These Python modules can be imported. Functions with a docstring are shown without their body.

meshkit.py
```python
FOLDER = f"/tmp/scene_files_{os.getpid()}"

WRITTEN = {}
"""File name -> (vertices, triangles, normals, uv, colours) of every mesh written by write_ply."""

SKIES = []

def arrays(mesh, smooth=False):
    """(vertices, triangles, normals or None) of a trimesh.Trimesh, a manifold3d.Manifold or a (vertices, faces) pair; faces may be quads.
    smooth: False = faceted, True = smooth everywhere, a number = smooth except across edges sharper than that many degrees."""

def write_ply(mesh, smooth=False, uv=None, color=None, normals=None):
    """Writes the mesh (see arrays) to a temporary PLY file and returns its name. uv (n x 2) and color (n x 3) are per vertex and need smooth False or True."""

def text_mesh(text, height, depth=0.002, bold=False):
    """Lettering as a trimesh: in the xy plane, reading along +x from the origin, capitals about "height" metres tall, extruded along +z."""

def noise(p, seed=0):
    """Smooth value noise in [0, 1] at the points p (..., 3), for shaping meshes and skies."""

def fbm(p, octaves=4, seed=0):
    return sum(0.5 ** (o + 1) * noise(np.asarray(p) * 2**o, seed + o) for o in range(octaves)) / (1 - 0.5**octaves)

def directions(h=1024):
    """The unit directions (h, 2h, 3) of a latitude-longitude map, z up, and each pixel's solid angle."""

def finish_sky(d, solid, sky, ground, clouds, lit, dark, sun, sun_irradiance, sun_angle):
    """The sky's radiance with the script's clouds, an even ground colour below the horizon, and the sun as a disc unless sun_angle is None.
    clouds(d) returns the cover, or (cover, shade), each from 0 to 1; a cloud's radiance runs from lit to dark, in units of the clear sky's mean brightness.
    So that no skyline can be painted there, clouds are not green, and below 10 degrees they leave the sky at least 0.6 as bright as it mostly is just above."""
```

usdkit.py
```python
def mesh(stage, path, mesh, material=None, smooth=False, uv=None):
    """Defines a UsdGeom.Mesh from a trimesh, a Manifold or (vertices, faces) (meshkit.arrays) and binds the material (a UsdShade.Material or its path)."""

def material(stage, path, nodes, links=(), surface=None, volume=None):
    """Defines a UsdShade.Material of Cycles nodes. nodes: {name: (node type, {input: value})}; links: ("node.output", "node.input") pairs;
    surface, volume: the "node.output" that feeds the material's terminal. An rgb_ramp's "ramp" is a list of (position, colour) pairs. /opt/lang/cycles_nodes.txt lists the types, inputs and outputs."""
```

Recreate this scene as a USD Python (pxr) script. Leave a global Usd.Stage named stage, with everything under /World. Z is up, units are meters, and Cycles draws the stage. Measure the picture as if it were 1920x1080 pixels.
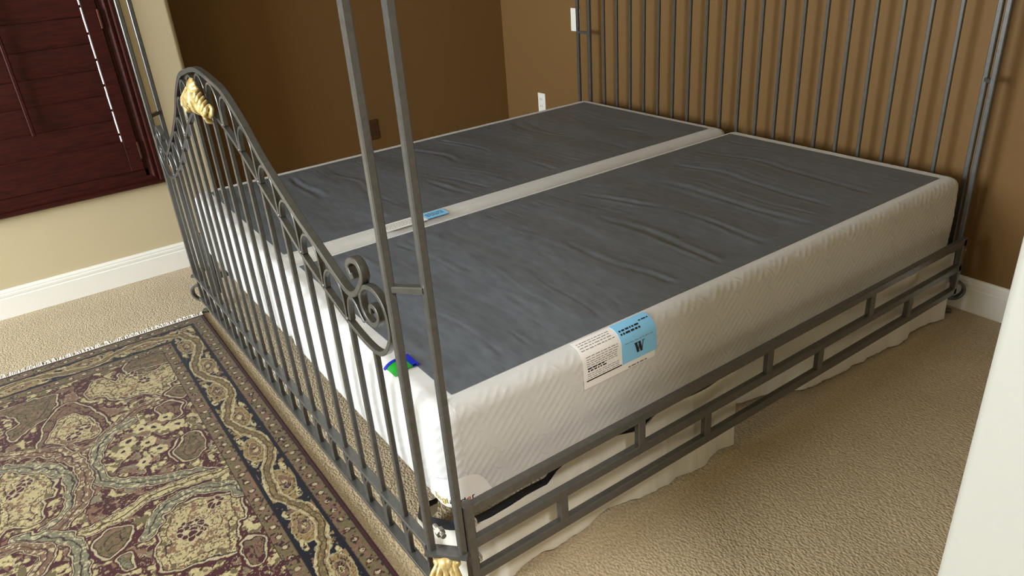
import math, random
import numpy as np
import trimesh, shapely
import usdkit, meshkit
from pxr import Usd, UsdGeom, UsdLux, UsdShade, Gf, Sdf, Vt

stage = Usd.Stage.CreateInMemory()
UsdGeom.SetStageUpAxis(stage, 'Z'); UsdGeom.SetStageMetersPerUnit(stage, 1.0)
UsdGeom.Xform.Define(stage, '/World'); UsdGeom.Scope.Define(stage, '/World/Looks')
rng = np.random.default_rng(7); random.seed(7)

# ------------------------------------------------------------------ camera, light, exposure
cam = UsdGeom.Camera.Define(stage, '/World/camera')
RIGHT, UP, BACK, EYE = (0.814193, -0.576223, -0.071111), (0.308430, 0.325501, 0.893823), (-0.491895, -0.749677, 0.442745), (-0.524826, -1.105144, 1.395611)
cam.AddTransformOp().Set(Gf.Matrix4d(*RIGHT, 0, *UP, 0, *BACK, 0, *EYE, 1))
cam.CreateHorizontalApertureAttr(36.0); cam.CreateVerticalApertureAttr(20.25); cam.CreateFocalLengthAttr(26.062)
cam.CreateClippingRangeAttr(Gf.Vec2f(0.02, 200)); cam.CreateFStopAttr(0.0)
cam.CreateExposureAttr(0.12)

def rect_light(name, pos, direction, w, h, color, intensity):
    l = UsdLux.RectLight.Define(stage, '/World/' + name)
    z = -np.array(direction, float); z /= np.linalg.norm(z)
    x = np.cross([0, 0, 1.0], z)
    if np.linalg.norm(x) < 1e-6: x = np.array([1.0, 0, 0])
    x /= np.linalg.norm(x); y = np.cross(z, x)
    l.AddTransformOp().Set(Gf.Matrix4d(*x, 0, *y, 0, *z, 0, *pos, 1))
    l.CreateWidthAttr(w); l.CreateHeightAttr(h); l.CreateColorAttr(Gf.Vec3f(*color)); l.CreateIntensityAttr(intensity)
    return l
# daylight through the tall window behind the foot of the bed, and a ceiling lamp in the hall behind the camera
rect_light('window_daylight', (-4.28, 0.95, 1.66), (1, 0, 0), 2.0, 1.7, (0.77, 0.89, 1.0), 26.0)
lamp = UsdLux.DiskLight.Define(stage, '/World/hall_lamp_glow'); lamp.AddTransformOp().Set(Gf.Matrix4d(1, 0, 0, 0, 0, 1, 0, 0, 0, 0, 1, 0, -0.15, -1.75, 2.66, 1))
lamp.CreateRadiusAttr(0.2); lamp.CreateColorAttr(Gf.Vec3f(0.98, 0.975, 0.97)); lamp.CreateIntensityAttr(128.0)
dome = UsdLux.DomeLight.Define(stage, '/World/sky'); dome.CreateColorAttr(Gf.Vec3f(0.92, 0.96, 1.0)); dome.CreateIntensityAttr(1.6)

# ------------------------------------------------------------------ materials
MATS = {}
def M(name, color, rough=0.6, metal=0.0, spec=0.5, color2=None, scale=40.0, stretch=(1, 1, 1), bump=0.0, bump_scale=200.0, bump_stretch=(1, 1, 1), bump_dist=0.002, sheen=0.0, detail=3.0, lo=0.35, hi=0.65, trans=0.0):
    n = {'p': ('principled_bsdf', {'roughness': rough, 'metallic': metal, 'specular_ior_level': spec, 'sheen_weight': sheen, 'base_color': color})}
    l = []
    if color2 is not None or bump:
        n['g'] = ('geometry', {})
    if color2 is not None:
        n['m'] = ('mapping', {'scale': stretch}); n['n'] = ('noise_texture', {'scale': scale, 'detail': detail, 'roughness': 0.6})
        n['r'] = ('rgb_ramp', {'ramp': [(0, color), (lo, color), (hi, color2), (1, color2)]})
        l += [('g.position', 'm.vector'), ('m.vector', 'n.vector'), ('n.fac', 'r.fac'), ('r.color', 'p.base_color')]
    if bump:
        n['bm'] = ('mapping', {'scale': bump_stretch}); n['bn'] = ('noise_texture', {'scale': bump_scale, 'detail': 2.0})
        n['b'] = ('bump', {'strength': bump, 'distance': bump_dist})
        l += [('g.position', 'bm.vector'), ('bm.vector', 'bn.vector'), ('bn.fac', 'b.height'), ('b.normal', 'p.normal')]
    surf = 'p.BSDF'
    if trans:
        n['t'] = ('translucent_bsdf', {'color': color}); n['x'] = ('mix_closure', {'fac': trans})
        l += [('p.BSDF', 'x.closure1'), ('t.BSDF', 'x.closure2')]; surf = 'x.closure'
    MATS[name] = usdkit.material(stage, '/World/Looks/' + name, n, l, surface=surf)
    return MATS[name]
def srgb(r, g, b):
    return tuple(((c / 255) / 12.92 if c / 255 <= 0.04045 else ((c / 255 + 0.055) / 1.055) ** 2.4) for c in (r, g, b))

M('beige_paint', srgb(199, 184, 151), 0.75, spec=0.3, bump=0.15, bump_scale=300, bump_dist=0.0008)
M('brown_paint', srgb(118, 87, 47), 0.7, spec=0.3, bump=0.2, bump_scale=260, bump_dist=0.001)
M('ceiling_paint', srgb(205, 196, 178), 0.9, spec=0.2)
M('white_trim', srgb(238, 235, 228), 0.4)
M('door_trim', srgb(178, 175, 164), 0.5)
M('plate_plastic', srgb(238, 233, 222), 0.35)
M('brown_plastic', srgb(78, 54, 30), 0.4)
M('dark_slot', srgb(25, 22, 20), 0.6)
M('mahogany', srgb(64, 20, 15), 0.45, spec=0.22, color2=srgb(42, 13, 10), scale=14, stretch=(1, 6, 9), bump=0.1, bump_scale=60, bump_stretch=(1, 5, 8), bump_dist=0.0006)
M('hinge_metal', srgb(95, 62, 48), 0.4, metal=0.7)
M('steel', srgb(93, 91, 87), 0.3, metal=0.3, spec=0.7, color2=srgb(84, 82, 78), scale=60, bump=0.08, bump_scale=500, bump_dist=0.0003)
M('bright_steel', srgb(190, 188, 182), 0.35, metal=0.9)
M('gold', srgb(222, 200, 142), 0.42, metal=0.45, color2=srgb(188, 160, 98), scale=70, lo=0.4, hi=0.6)
M('ticking', srgb(209, 207, 204), 0.45, spec=0.45, sheen=0.15, bump=0.15, bump_scale=900, bump_dist=0.0004)
M('dust_cloth', srgb(101, 107, 114), 0.42, spec=0.9, color2=srgb(88, 94, 101), scale=60, stretch=(1, 0.25, 1), bump=0.25, bump_scale=700, bump_dist=0.0005)
M('piping', srgb(232, 228, 218), 0.5)
M('paper_white', srgb(240, 236, 232), 0.55)
M('paper_blue', srgb(138, 206, 248), 0.5)
M('ink', srgb(28, 26, 30), 0.6)
M('ink_grey', srgb(120, 116, 116), 0.6)
M('ink_gold', srgb(180, 150, 40), 0.5)
M('ink_orange', srgb(190, 110, 50), 0.5)
M('tag_green', srgb(30, 150, 45), 0.5)
M('tag_blue', srgb(20, 40, 170), 0.5)
M('skirt_cloth', srgb(238, 232, 218), 0.85, spec=0.2, bump=0.2, bump_scale=90, bump_stretch=(1, 1, 0.12), bump_dist=0.003, trans=0.2)
M('skirt_band', srgb(14, 16, 24), 0.6)
M('wood_slat', srgb(150, 115, 75), 0.7)
M('fringe_yarn', srgb(246, 240, 230), 0.9, spec=0.1)
M('glass_dark', srgb(20, 22, 25), 0.1)
# window glass: clear with a fresnel glint
MATS['pane_glass'] = usdkit.material(stage, '/World/Looks/pane_glass', {'f': ('fresnel', {'IOR': 1.45}), 't': ('transparent_bsdf', {}), 'g': ('glossy_bsdf', {'roughness': 0.02}), 'x': ('mix_closure', {})},
    [('f.fac', 'x.fac'), ('t.BSDF', 'x.closure1'), ('g.BSDF', 'x.closure2')], surface='x.closure')
# wall-to-wall carpet: twisted pile, colour flecks and relief
MATS['carpet'] = usdkit.material(stage, '/World/Looks/carpet', {
    'g': ('geometry', {}), 'm': ('mapping', {'scale': (1.0, 0.75, 1.0), 'rotation': (0, 0, 0.9)}),
    'n1': ('noise_texture', {'scale': 185.0, 'detail': 2.0, 'roughness': 0.6}), 'n2': ('noise_texture', {'scale': 5.0, 'detail': 3.0}),
    'v': ('voronoi_texture', {'scale': 150.0}),
    'r': ('rgb_ramp', {'ramp': [(0.0, srgb(148, 128, 98)), (0.35, srgb(168, 147, 114)), (0.6, srgb(194, 174, 140)), (1.0, srgb(208, 190, 157))]}),
    'r2': ('rgb_ramp', {'ramp': [(0.3, (0.9, 0.89, 0.88)), (0.7, (1, 1, 1))]}),
    'x': ('mix_color', {'blend_type': 'multiply', 'fac': 1.0}), 's': ('math', {'math_type': 'subtract'}),
    'b': ('bump', {'strength': 0.8, 'distance': 0.0035}), 'p': ('principled_bsdf', {'roughness': 0.95, 'specular_ior_level': 0.1, 'sheen_weight': 0.25})},
    [('g.position', 'm.vector'), ('m.vector', 'n1.vector'), ('m.vector', 'v.vector'), ('g.position', 'n2.vector'), ('n1.fac', 'r.fac'), ('n2.fac', 'r2.fac'), ('r.color', 'x.a'), ('r2.color', 'x.b'),
     ('x.result', 'p.base_color'), ('n1.fac', 's.value1'), ('v.distance', 's.value2'), ('s.value', 'b.height'), ('b.normal', 'p.normal')], surface='p.BSDF')
# rug: woven colours come from the mesh; knots as fine relief
MATS['rug_pile'] = usdkit.material(stage, '/World/Looks/rug_pile', {
    'a': ('attribute', {'attribute': 'weave'}), 'g': ('geometry', {}), 'n': ('noise_texture', {'scale': 420.0, 'detail': 2.0}), 'n3': ('noise_texture', {'scale': 90.0, 'detail': 3.0}),
    'r': ('rgb_ramp', {'ramp': [(0.25, (0.72, 0.72, 0.72)), (0.75, (1.15, 1.15, 1.15))]}), 'x': ('mix_color', {'blend_type': 'multiply', 'fac': 1.0, 'use_clamp': False}),
    'b': ('bump', {'strength': 0.6, 'distance': 0.003}), 'p': ('principled_bsdf', {'roughness': 0.95, 'specular_ior_level': 0.1, 'sheen_weight': 0.12})},
    [('g.position', 'n.vector'), ('g.position', 'n3.vector'), ('n3.fac', 'r.fac'), ('a.color', 'x.a'), ('r.color', 'x.b'), ('x.result', 'p.base_color'), ('n.fac', 'b.height'), ('b.normal', 'p.normal')], surface='p.BSDF')

# ------------------------------------------------------------------ helpers
USED = {}
def numbered(path):
    k = USED.get(path, 0); USED[path] = k + 1
    return path if k == 0 else f'{path}_{k:03d}'
def keys(prim, label=None, cat=None, group=None, kind=None):
    for k, v in (('label', label), ('category', cat), ('group', group), ('kind', kind)):
        if v: prim.SetCustomDataByKey(k, v)
    return prim
def P(parent): return '/World' if parent is None else str(parent.GetPath())
def obj(name, mesh, mat, parent=None, smooth=30, **kw):
    m = usdkit.mesh(stage, numbered(P(parent) + '/' + name), mesh, MATS[mat], smooth=smooth)
    return keys(m.GetPrim(), **kw)
def thing(name, label, cat=None, group=None, kind=None, parent=None):
    x = UsdGeom.Xform.Define(stage, numbered(P(parent) + '/' + name))
    return keys(x.GetPrim(), label, cat, group, kind)
def join(*ms): return trimesh.util.concatenate([m for m in ms if m is not None])
def box(x0, x1, y0, y1, z0, z1, c=0.0):
    """A box, its edges chamfered by c."""
    if c <= 0:
        m = trimesh.creation.box([x1 - x0, y1 - y0, z1 - z0]); m.apply_translation([(x0 + x1) / 2, (y0 + y1) / 2, (z0 + z1) / 2]); return m
    pts = []
    lo, hi = np.array([x0, y0, z0]), np.array([x1, y1, z1])
    for sx in (0, 1):
        for sy in (0, 1):
            for sz in (0, 1):
                s = np.array([sx, sy, sz]); p = np.where(s == 1, hi, lo); d = np.where(s == 1, -c, c)
                for k in range(3):
                    q = p + d; q[k] = p[k]; pts.append(q)
    return trimesh.convex.convex_hull(np.array(pts))
def sweep(path, w, d, out=(1, 0, 0), closed=False, ch=0.18, taper=None):
    """A chamfered rectangular bar along path: w across the bend plane, d along the direction out."""
    p = np.asarray(path, float); n = len(p)
    t = (np.roll(p, -1, 0) - np.roll(p, 1, 0)) if closed else np.gradient(p, axis=0)
    t /= np.linalg.norm(t, axis=1, keepdims=True) + 1e-12
    o = np.asarray(out, float); b = o - t * (t @ o)[:, None]; b /= np.linalg.norm(b, axis=1, keepdims=True)
    nn = np.cross(b, t)
    c = ch * min(w, d); hw, hd = w / 2, d / 2
    sec = np.array([(hw, hd - c), (hw - c, hd), (-hw + c, hd), (-hw, hd - c), (-hw, -hd + c), (-hw + c, -hd), (hw - c, -hd), (hw, -hd + c)])
    k = np.ones(n) if taper is None else np.asarray(taper)
    v = p[:, None] + k[:, None, None] * (sec[None, :, :1] * nn[:, None] + sec[None, :, 1:] * b[:, None])
    m = 8; V = v.reshape(-1, 3); F = []
    for i in range(n if closed else n - 1):
        j = (i + 1) % n
        for a in range(m):
            e = (a + 1) % m
            F += [[i * m + a, j * m + a, j * m + e], [i * m + a, j * m + e, i * m + e]]
    if not closed:
        for i, flip in ((0, 0), (n - 1, 1)):
            for a in range(1, m - 1):
                tri = [i * m, i * m + a, i * m + a + 1]; F.append(tri[::-1] if flip else tri)
    tm = trimesh.Trimesh(V, np.array(F), process=False)
    if tm.volume < 0: tm.invert()
    return tm
def bar(a, b, w, d=None, out=(1, 0, 0), ch=0.15): return sweep([a, b], w, d or w, out, ch=ch)
def tube(path, r, sides=8):
    p = np.asarray(path, float); n = len(p); t = np.gradient(p, axis=0); t /= np.linalg.norm(t, axis=1, keepdims=True) + 1e-12
    a = np.cross(t, [0.31, 0.17, 0.93]); a /= np.linalg.norm(a, axis=1, keepdims=True); b = np.cross(t, a)
    R = np.broadcast_to(r, (n,)); an = np.arange(sides) * 2 * np.pi / sides
    V = (p[:, None] + R[:, None, None] * (np.cos(an)[None, :, None] * a[:, None] + np.sin(an)[None, :, None] * b[:, None])).reshape(-1, 3); F = []
    for i in range(n - 1):
        for k in range(sides):
            e = (k + 1) % sides; F += [[i * sides + k, i * sides + e, (i + 1) * sides + e], [i * sides + k, (i + 1) * sides + e, (i + 1) * sides + k]]
    for i, fl in ((0, 1), (n - 1, 0)):
        for k in range(1, sides - 1):
            tr = [i * sides, i * sides + k, i * sides + k + 1]; F.append(tr[::-1] if fl else tr)
    m = trimesh.Trimesh(V, np.array(F), process=False)
    if m.volume < 0: m.invert()
    return m
def spline(pts, n=10, closed=False):
    """Catmull-Rom through the points."""
    p = np.asarray(pts, float); out = []
    N = len(p); rngi = range(N if closed else N - 1)
    g = (lambda i: p[i % N]) if closed else (lambda i: p[i] if 0 <= i < N else (2 * p[0] - p[1] if i < 0 else 2 * p[-1] - p[-2]))
    for i in rngi:
        a, b, c, d = g(i - 1), g(i), g(i + 1), g(i + 2)
        for u in np.arange(n) / n:
            out.append(0.5 * (2 * b + (c - a) * u + (2 * a - 5 * b + 4 * c - d) * u * u + (3 * b - a - 3 * c + d) * u ** 3))
    if not closed: out.append(p[-1])
    return np.array(out)
def ellipsoid(c, r, rot=None, sub=2):
    m = trimesh.creation.icosphere(sub); v = np.array(m.vertices) * np.asarray(r, float)
    if rot is not None: v = v @ np.asarray(rot).T
    m.vertices = v + np.asarray(c, float); return m
def grid_faces(nu, nv, cu=False):
    i, j = np.meshgrid(np.arange(nu if cu else nu - 1), np.arange(nv - 1), indexing='ij'); i = i.ravel(); j = j.ravel(); k = (i + 1) % nu
    a, b, c, d = i * nv + j, k * nv + j, k * nv + j + 1, i * nv + j + 1
    return np.vstack([np.stack([a, b, c], 1), np.stack([a, c, d], 1)])
def profile_along(pts2, p0, p1, inward):
    """A moulding: the (out, height) profile swept from p0 to p1 along a wall; inward is the room side."""
    a, b, w = np.array(p0, float), np.array(p1, float), np.array(inward, float)
    ring = lambda o: np.array([o + w * u + np.array([0, 0, h]) for u, h in pts2])
    V = np.vstack([ring(a), ring(b)]); n = len(pts2); F = []
    for k in range(n):
        e = (k + 1) % n; F += [[k, e, n + e], [k, n + e, n + k]]
    poly = shapely.Polygon(pts2); tv, tf = trimesh.creation.triangulate_polygon(poly, engine='earcut')
    idx = [int(np.argmin(np.linalg.norm(np.array(pts2) - q, axis=1))) for q in tv]
    for tri in tf:
        F.append([idx[q] for q in tri]); F.append([n + idx[q] for q in tri][::-1])
    m = trimesh.Trimesh(V, np.array(F), process=False); m.fix_normals(); return m

# ------------------------------------------------------------------ the room
YW, YA, XH, XC, YR, XF, ZC = 2.5615, 2.852, 2.153, 0.226, -0.85, -4.3, 2.75
keys(obj('floor', box(XF - 0.15, 2.4, -4.2, 3.1, -0.1, 0.0), 'carpet', smooth=False), 'beige cut pile wall to wall carpet under the bed and rug', kind='structure')
keys(obj('ceiling', box(XF - 0.15, 2.4, -4.2, 3.1, ZC, ZC + 0.1), 'ceiling_paint', smooth=False), 'plain off white ceiling', kind='structure')
# window wall with an opening for the shuttered window, its outside corner rounded
WX0, WX1, WZ0, WZ1 = -1.56, -0.04, 0.475, 2.3
parts = [box(XF, WX0, YW, YW + 0.14, 0, ZC), box(WX0, WX1, YW, YW + 0.14, 0, WZ0), box(WX0, WX1, YW, YW + 0.14, WZ1, ZC)]
r = 0.022
sec = [(WX1, YW), (XC - r, YW)] + [(XC - r + r * math.sin(a), YW + r - r * math.cos(a)) for a in np.linspace(0, math.pi / 2, 8)[1:]] + [(XC, YA + 0.1), (WX1, YA + 0.1)]
parts.append(trimesh.creation.extrude_polygon(shapely.Polygon(sec), ZC, engine='earcut'))
keys(obj('wall_left', join(*parts), 'beige_paint', smooth=30), 'cream beige window wall ending in a rounded outside corner', kind='structure')
keys(obj('wall_recess', box(XC, XH, YA, YA + 0.1, 0, ZC), 'brown_paint', smooth=False), 'dark brown painted wall of the bed recess', kind='structure')
keys(obj('wall_back', box(XH, XH + 0.1, YR - 0.14, YA + 0.1, 0, ZC), 'brown_paint', smooth=False), 'brown painted wall behind the headboard', kind='structure')
JX = 0.205
wr = [(JX, YR - 0.13)] + [(JX + 0.012 - 0.012 * math.cos(a), YR - 0.012 + 0.012 * math.sin(a)) for a in np.linspace(0, math.pi / 2, 7)] + [(XH + 0.1, YR), (XH + 0.1, YR - 0.13)]
keys(obj('wall_right', trimesh.creation.extrude_polygon(shapely.Polygon([(0.23, YR - 0.115), (0.23, YR - 0.015), (XH + 0.1, YR - 0.015), (XH + 0.1, YR - 0.115)]), ZC, engine='earcut'), 'beige_paint', smooth=30), 'beige wall beside the doorway', kind='structure')
jamb = [(JX, YR - 0.145), (JX, YR - 0.008)] + [(JX + 0.01 - 0.01 * math.cos(a), YR - 0.008 + 0.01 * math.sin(a)) for a in np.linspace(0, math.pi / 2, 7)] + [(JX + 0.09, YR + 0.002), (JX + 0.09, YR - 0.015), (JX + 0.025, YR - 0.015), (JX + 0.025, YR - 0.115), (JX + 0.09, YR - 0.115), (JX + 0.09, YR - 0.145)]
keys(obj('trim_1', trimesh.creation.extrude_polygon(shapely.Polygon(jamb), 2.1, engine='earcut'), 'door_trim', smooth=30), 'cream white painted door jamb at the right edge', kind='structure')
keys(obj('wall_entry', join(box(XF, -2.3, YR - 0.115, YR - 0.015, 0, ZC), box(-2.3, 0.23, YR - 0.115, YR - 0.015, 2.1, ZC)), 'beige_paint', smooth=False), 'beige wall over and beside the doorway', kind='structure')
# foot wall with the tall daylight window
FY0, FY1, FZ0, FZ1 = -0.1, 2.0, 0.78, 2.55
keys(obj('wall_front', join(box(XF - 0.14, XF, YR - 0.14, FY0, 0, ZC), box(XF - 0.14, XF, FY1, YW + 0.14, 0, ZC), box(XF - 0.14, XF, FY0, FY1, 0, FZ0), box(XF - 0.14, XF, FY0, FY1, FZ1, ZC)), 'beige_paint', smooth=False), 'beige wall with the tall daylight window', kind='structure')
w2 = thing('window_2', 'tall window in the wall facing the foot of the bed', kind='structure')
obj('casing', join(box(XF - 0.02, XF + 0.03, FY0 - 0.08, FY0, FZ0 - 0.08, FZ1 + 0.08), box(XF - 0.02, XF + 0.03, FY1, FY1 + 0.08, FZ0 - 0.08, FZ1 + 0.08), box(XF - 0.02, XF + 0.03, FY0, FY1, FZ0 - 0.08, FZ0), box(XF - 0.02, XF + 0.03, FY0, FY1, FZ1, FZ1 + 0.08)), 'white_trim', w2)
# hall behind the camera
hl_ = thing('ceiling_lamp', 'round ceiling lamp in the hall behind the camera', 'ceiling lamp')
obj('lamp_ring', trimesh.creation.annulus(0.2, 0.23, 0.06, sections=48).apply_translation([-0.15, -1.75, 2.71]), 'white_trim', hl_)
keys(obj('wall_hall', join(box(XF, 2.4, -3.75, -3.65, 0, ZC), box(2.25, 2.4, -3.7, YR - 0.1, 0, ZC), box(XF - 0.1, XF, -3.7, YR - 0.1, 0, ZC)), 'beige_paint', smooth=False), 'beige walls of the hall behind the doorway', kind='structure')
# baseboards: tall profiled white boards
BP = [(0, 0), (0.016, 0), (0.016, 0.088), (0.0125, 0.091), (0.0125, 0.094), (0.014, 0.097), (0.014, 0.106), (0.0105, 0.109), (0.0105, 0.112), (0.011, 0.116), (0.006, 0.125), (0, 0.126)]
def baseboard(name, p0, p1, inward, label):
    keys(obj(name, profile_along(BP, p0, p1, inward), 'white_trim', smooth=False), label, kind='structure')
baseboard('baseboard_left', (XF, YW, 0), (XC, YW, 0), (0, -1, 0), 'white profiled baseboard under the shuttered window')
baseboard('baseboard_recess', (XC, YA, 0), (XH, YA, 0), (0, -1, 0), 'white profiled baseboard in the brown recess')
baseboard('baseboard_back', (XH, YR - 0.01, 0), (XH, YA, 0), (-1, 0, 0), 'white profiled baseboard behind the headboard')
baseboard('baseboard_right', (JX + 0.09, YR - 0.015, 0), (XH, YR - 0.015, 0), (0, 1, 0), 'white profiled baseboard beside the door jamb')

# ------------------------------------------------------------------ shuttered window
win = thing('window_1', 'window in a dark mahogany casing above the cream wall', kind='structure')
CO, CI = 0.006, -0.052          # casing: outer and inner edge on the right
for nm, pts in (('right', None),):
    prof = [(0, 0), (0.034, 0), (0.036, 0.006), (0.03, 0.02), (0.034, 0.03), (0.026, 0.04), (0.02, 0.058), (0, 0.058)]
def casing(a, b, axis):
    # (height out of wall, distance from the outer edge inwards)
    pf = [(0, 0), (0.030, 0), (0.036, 0.005), (0.036, 0.014), (0.027, 0.02), (0.031, 0.03), (0.031, 0.036), (0.021, 0.044), (0.018, 0.06), (0, 0.06)]
    V = []
    for o in (a, b):
        for u, d in pf: V.append(np.array([o[0], YW - u, o[1]]) + np.array([axis[0] * d, 0, axis[1] * d]) + np.array(o[2]) * d)
    n = len(pf); V = np.array(V); F = []
    for k in range(n):
        e = (k + 1) % n; F += [[k, e, n + e], [k, n + e, n + k]]
    F += [[0, k, k + 1] for k in range(1, n - 1)] + [[n, n + k + 1, n + k] for k in range(1, n - 1)]
    m = trimesh.Trimesh(V, np.array(F), process=False); m.fix_normals(); return m
L0, Z0, Z1 = -1.6, 0.434, 2.34
# mitred: corners move in both directions with d
obj('casing', casing((CO, Z0, (0, 0, 1)), (CO, Z1, (0, 0, -1)), (-1, 0)), 'mahogany', win)
obj('casing', casing((L0, Z0, (0, 0, 1)), (L0, Z1, (0, 0, -1)), (1, 0)), 'mahogany', win)
obj('casing', casing((L0, Z0, (1, 0, 0)), (CO, Z0, (-1, 0, 0)), (0, 1)), 'mahogany', win)
obj('casing', casing((L0, Z1, (1, 0, 0)), (CO, Z1, (-1, 0, 0)), (0, -1)), 'mahogany', win)
obj('stop', join(box(-0.066, -0.030, YW - 0.001, YW + 0.02, 0.44, 2.33), box(-1.6, -0.03, YW - 0.001, YW + 0.02, 0.44, 0.53), box(-0.061, -0.05, YW - 0.022, YW, 0.47, 2.3), box(-1.56, -0.05, YW - 0.022, YW, 0.48, 0.511)), 'mahogany', win)
obj('pane', box(WX0, WX1, YW + 0.1, YW + 0.106, WZ0, WZ1), 'pane_glass', win, smooth=False)
obj('sash', join(box(WX0, WX0 + 0.04, YW + 0.08, YW + 0.13, WZ0, WZ1), box(WX1 - 0.012, WX1, YW + 0.08, YW + 0.13, WZ0, WZ1), box(WX0, WX1, YW + 0.08, YW + 0.13, WZ0, WZ0 + 0.04), box(WX0, WX1, YW + 0.08, YW + 0.13, WZ1 - 0.04, WZ1)), 'white_trim', win)
def shutter(x0, x1, label, rod):
    t = thing('plantation_shutter', label, 'shutter', None)
    sy0, sy1 = YW - 0.03, YW - 0.002; sw = 0.056; gap = 0.0045
    zb, zt_ = 0.512, 2.262; rail_t = 0.648
    obj('stile', box(x1 - sw, x1, sy0, sy1, zb, zt_, 0.002), 'mahogany', t); obj('stile', box(x0, x0 + sw, sy0, sy1, zb, zt_, 0.002), 'mahogany', t)
    obj('rail', box(x0 + sw, x1 - sw, sy0 + 0.001, sy1, zb, rail_t, 0.002), 'mahogany', t); obj('rail', box(x0 + sw, x1 - sw, sy0 + 0.001, sy1, zt_ - 0.13, zt_, 0.002), 'mahogany', t)
    n = 14; pitch = (zt_ - 0.13 - rail_t) / n
    for k in range(n):
        zc = rail_t + pitch * (k + 0.5)
        ang = math.radians(84)
        e = [(0.06 * math.cos(a), 0.0048 * math.sin(a)) for a in np.linspace(0, 2 * math.pi, 17)[:-1]]
        m = trimesh.creation.extrude_polygon(shapely.Polygon(e), x1 - x0 - 2 * sw - 2 * gap, engine='earcut')
        v = np.array(m.vertices); ca, sa = math.cos(ang), math.sin(ang)
        # local (u along chord, w thickness, length): chord tilts so that the lower edge comes into the room
        m.vertices = np.stack([x0 + sw + gap + v[:, 2], YW - 0.016 + v[:, 0] * ca * 0.72 + v[:, 1] * sa, zc + v[:, 0] * sa - v[:, 1] * ca], 1); m.fix_normals()
        obj('louver', m, 'mahogany', t)
        obj('pivot', box(x1 - sw - gap - 0.001, x1 - sw + 0.001, YW - 0.021, YW - 0.011, zc - 0.006 - 0.02, zc + 0.004 - 0.02), 'mahogany', t)
    if rod:
        xr = (x0 + x1) / 2
        obj('tilt_rod', box(xr - 0.0075, xr + 0.0075, sy0 - 0.022, sy0 - 0.008, 0.742, 2.05, 0.003), 'mahogany', t)
    for zz in (0.6, 1.155, 1.9):
        xh = x1 if x1 > -0.4 else x0
        obj('hinge', join(box(xh - 0.004, xh + 0.004, sy0 - 0.004, sy0 + 0.004, zz - 0.038, zz + 0.038, 0.001)), 'hinge_metal', t)
shutter(-0.802, -0.062, 'dark mahogany louvered shutter nearest the room corner with a tilt rod', True)
shutter(-1.545, -0.807, 'dark mahogany louvered shutter further left of the window', True)

# ------------------------------------------------------------------ the metal bed
XB1 = 1.935
bed = thing('canopy_bed', 'grey metal canopy bed with scrolled footboard around the bare box springs', 'bed')
def fb(s, z, dx=0.0):
    """Footboard coordinates: s from the near post to the far one, z height."""
    s = np.asarray(s, float); y = s + 0.045 * np.sin(np.pi * np.clip(s / XB1, 0, 1))
    return np.stack([-0.06 - 0.005 * y + dx + 0 * s, y, np.asarray(z, float) - 0.016 * y], -1)
def unwarp(y):
    s = np.array(y, float)
    for _ in range(20): s = np.asarray(y) - 0.045 * np.sin(np.pi * np.clip(s / XB1, 0, 1))
    return s
def meas(pts):
    p = np.array(pts, float); return np.stack([unwarp(p[:, 0]), p[:, 1] + 0.016 * p[:, 0]], 1)
CEN = XB1 / 2
def mir(p): q = np.array(p, float).copy(); q[:, 0] = XB1 - q[:, 0]; return q
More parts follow.
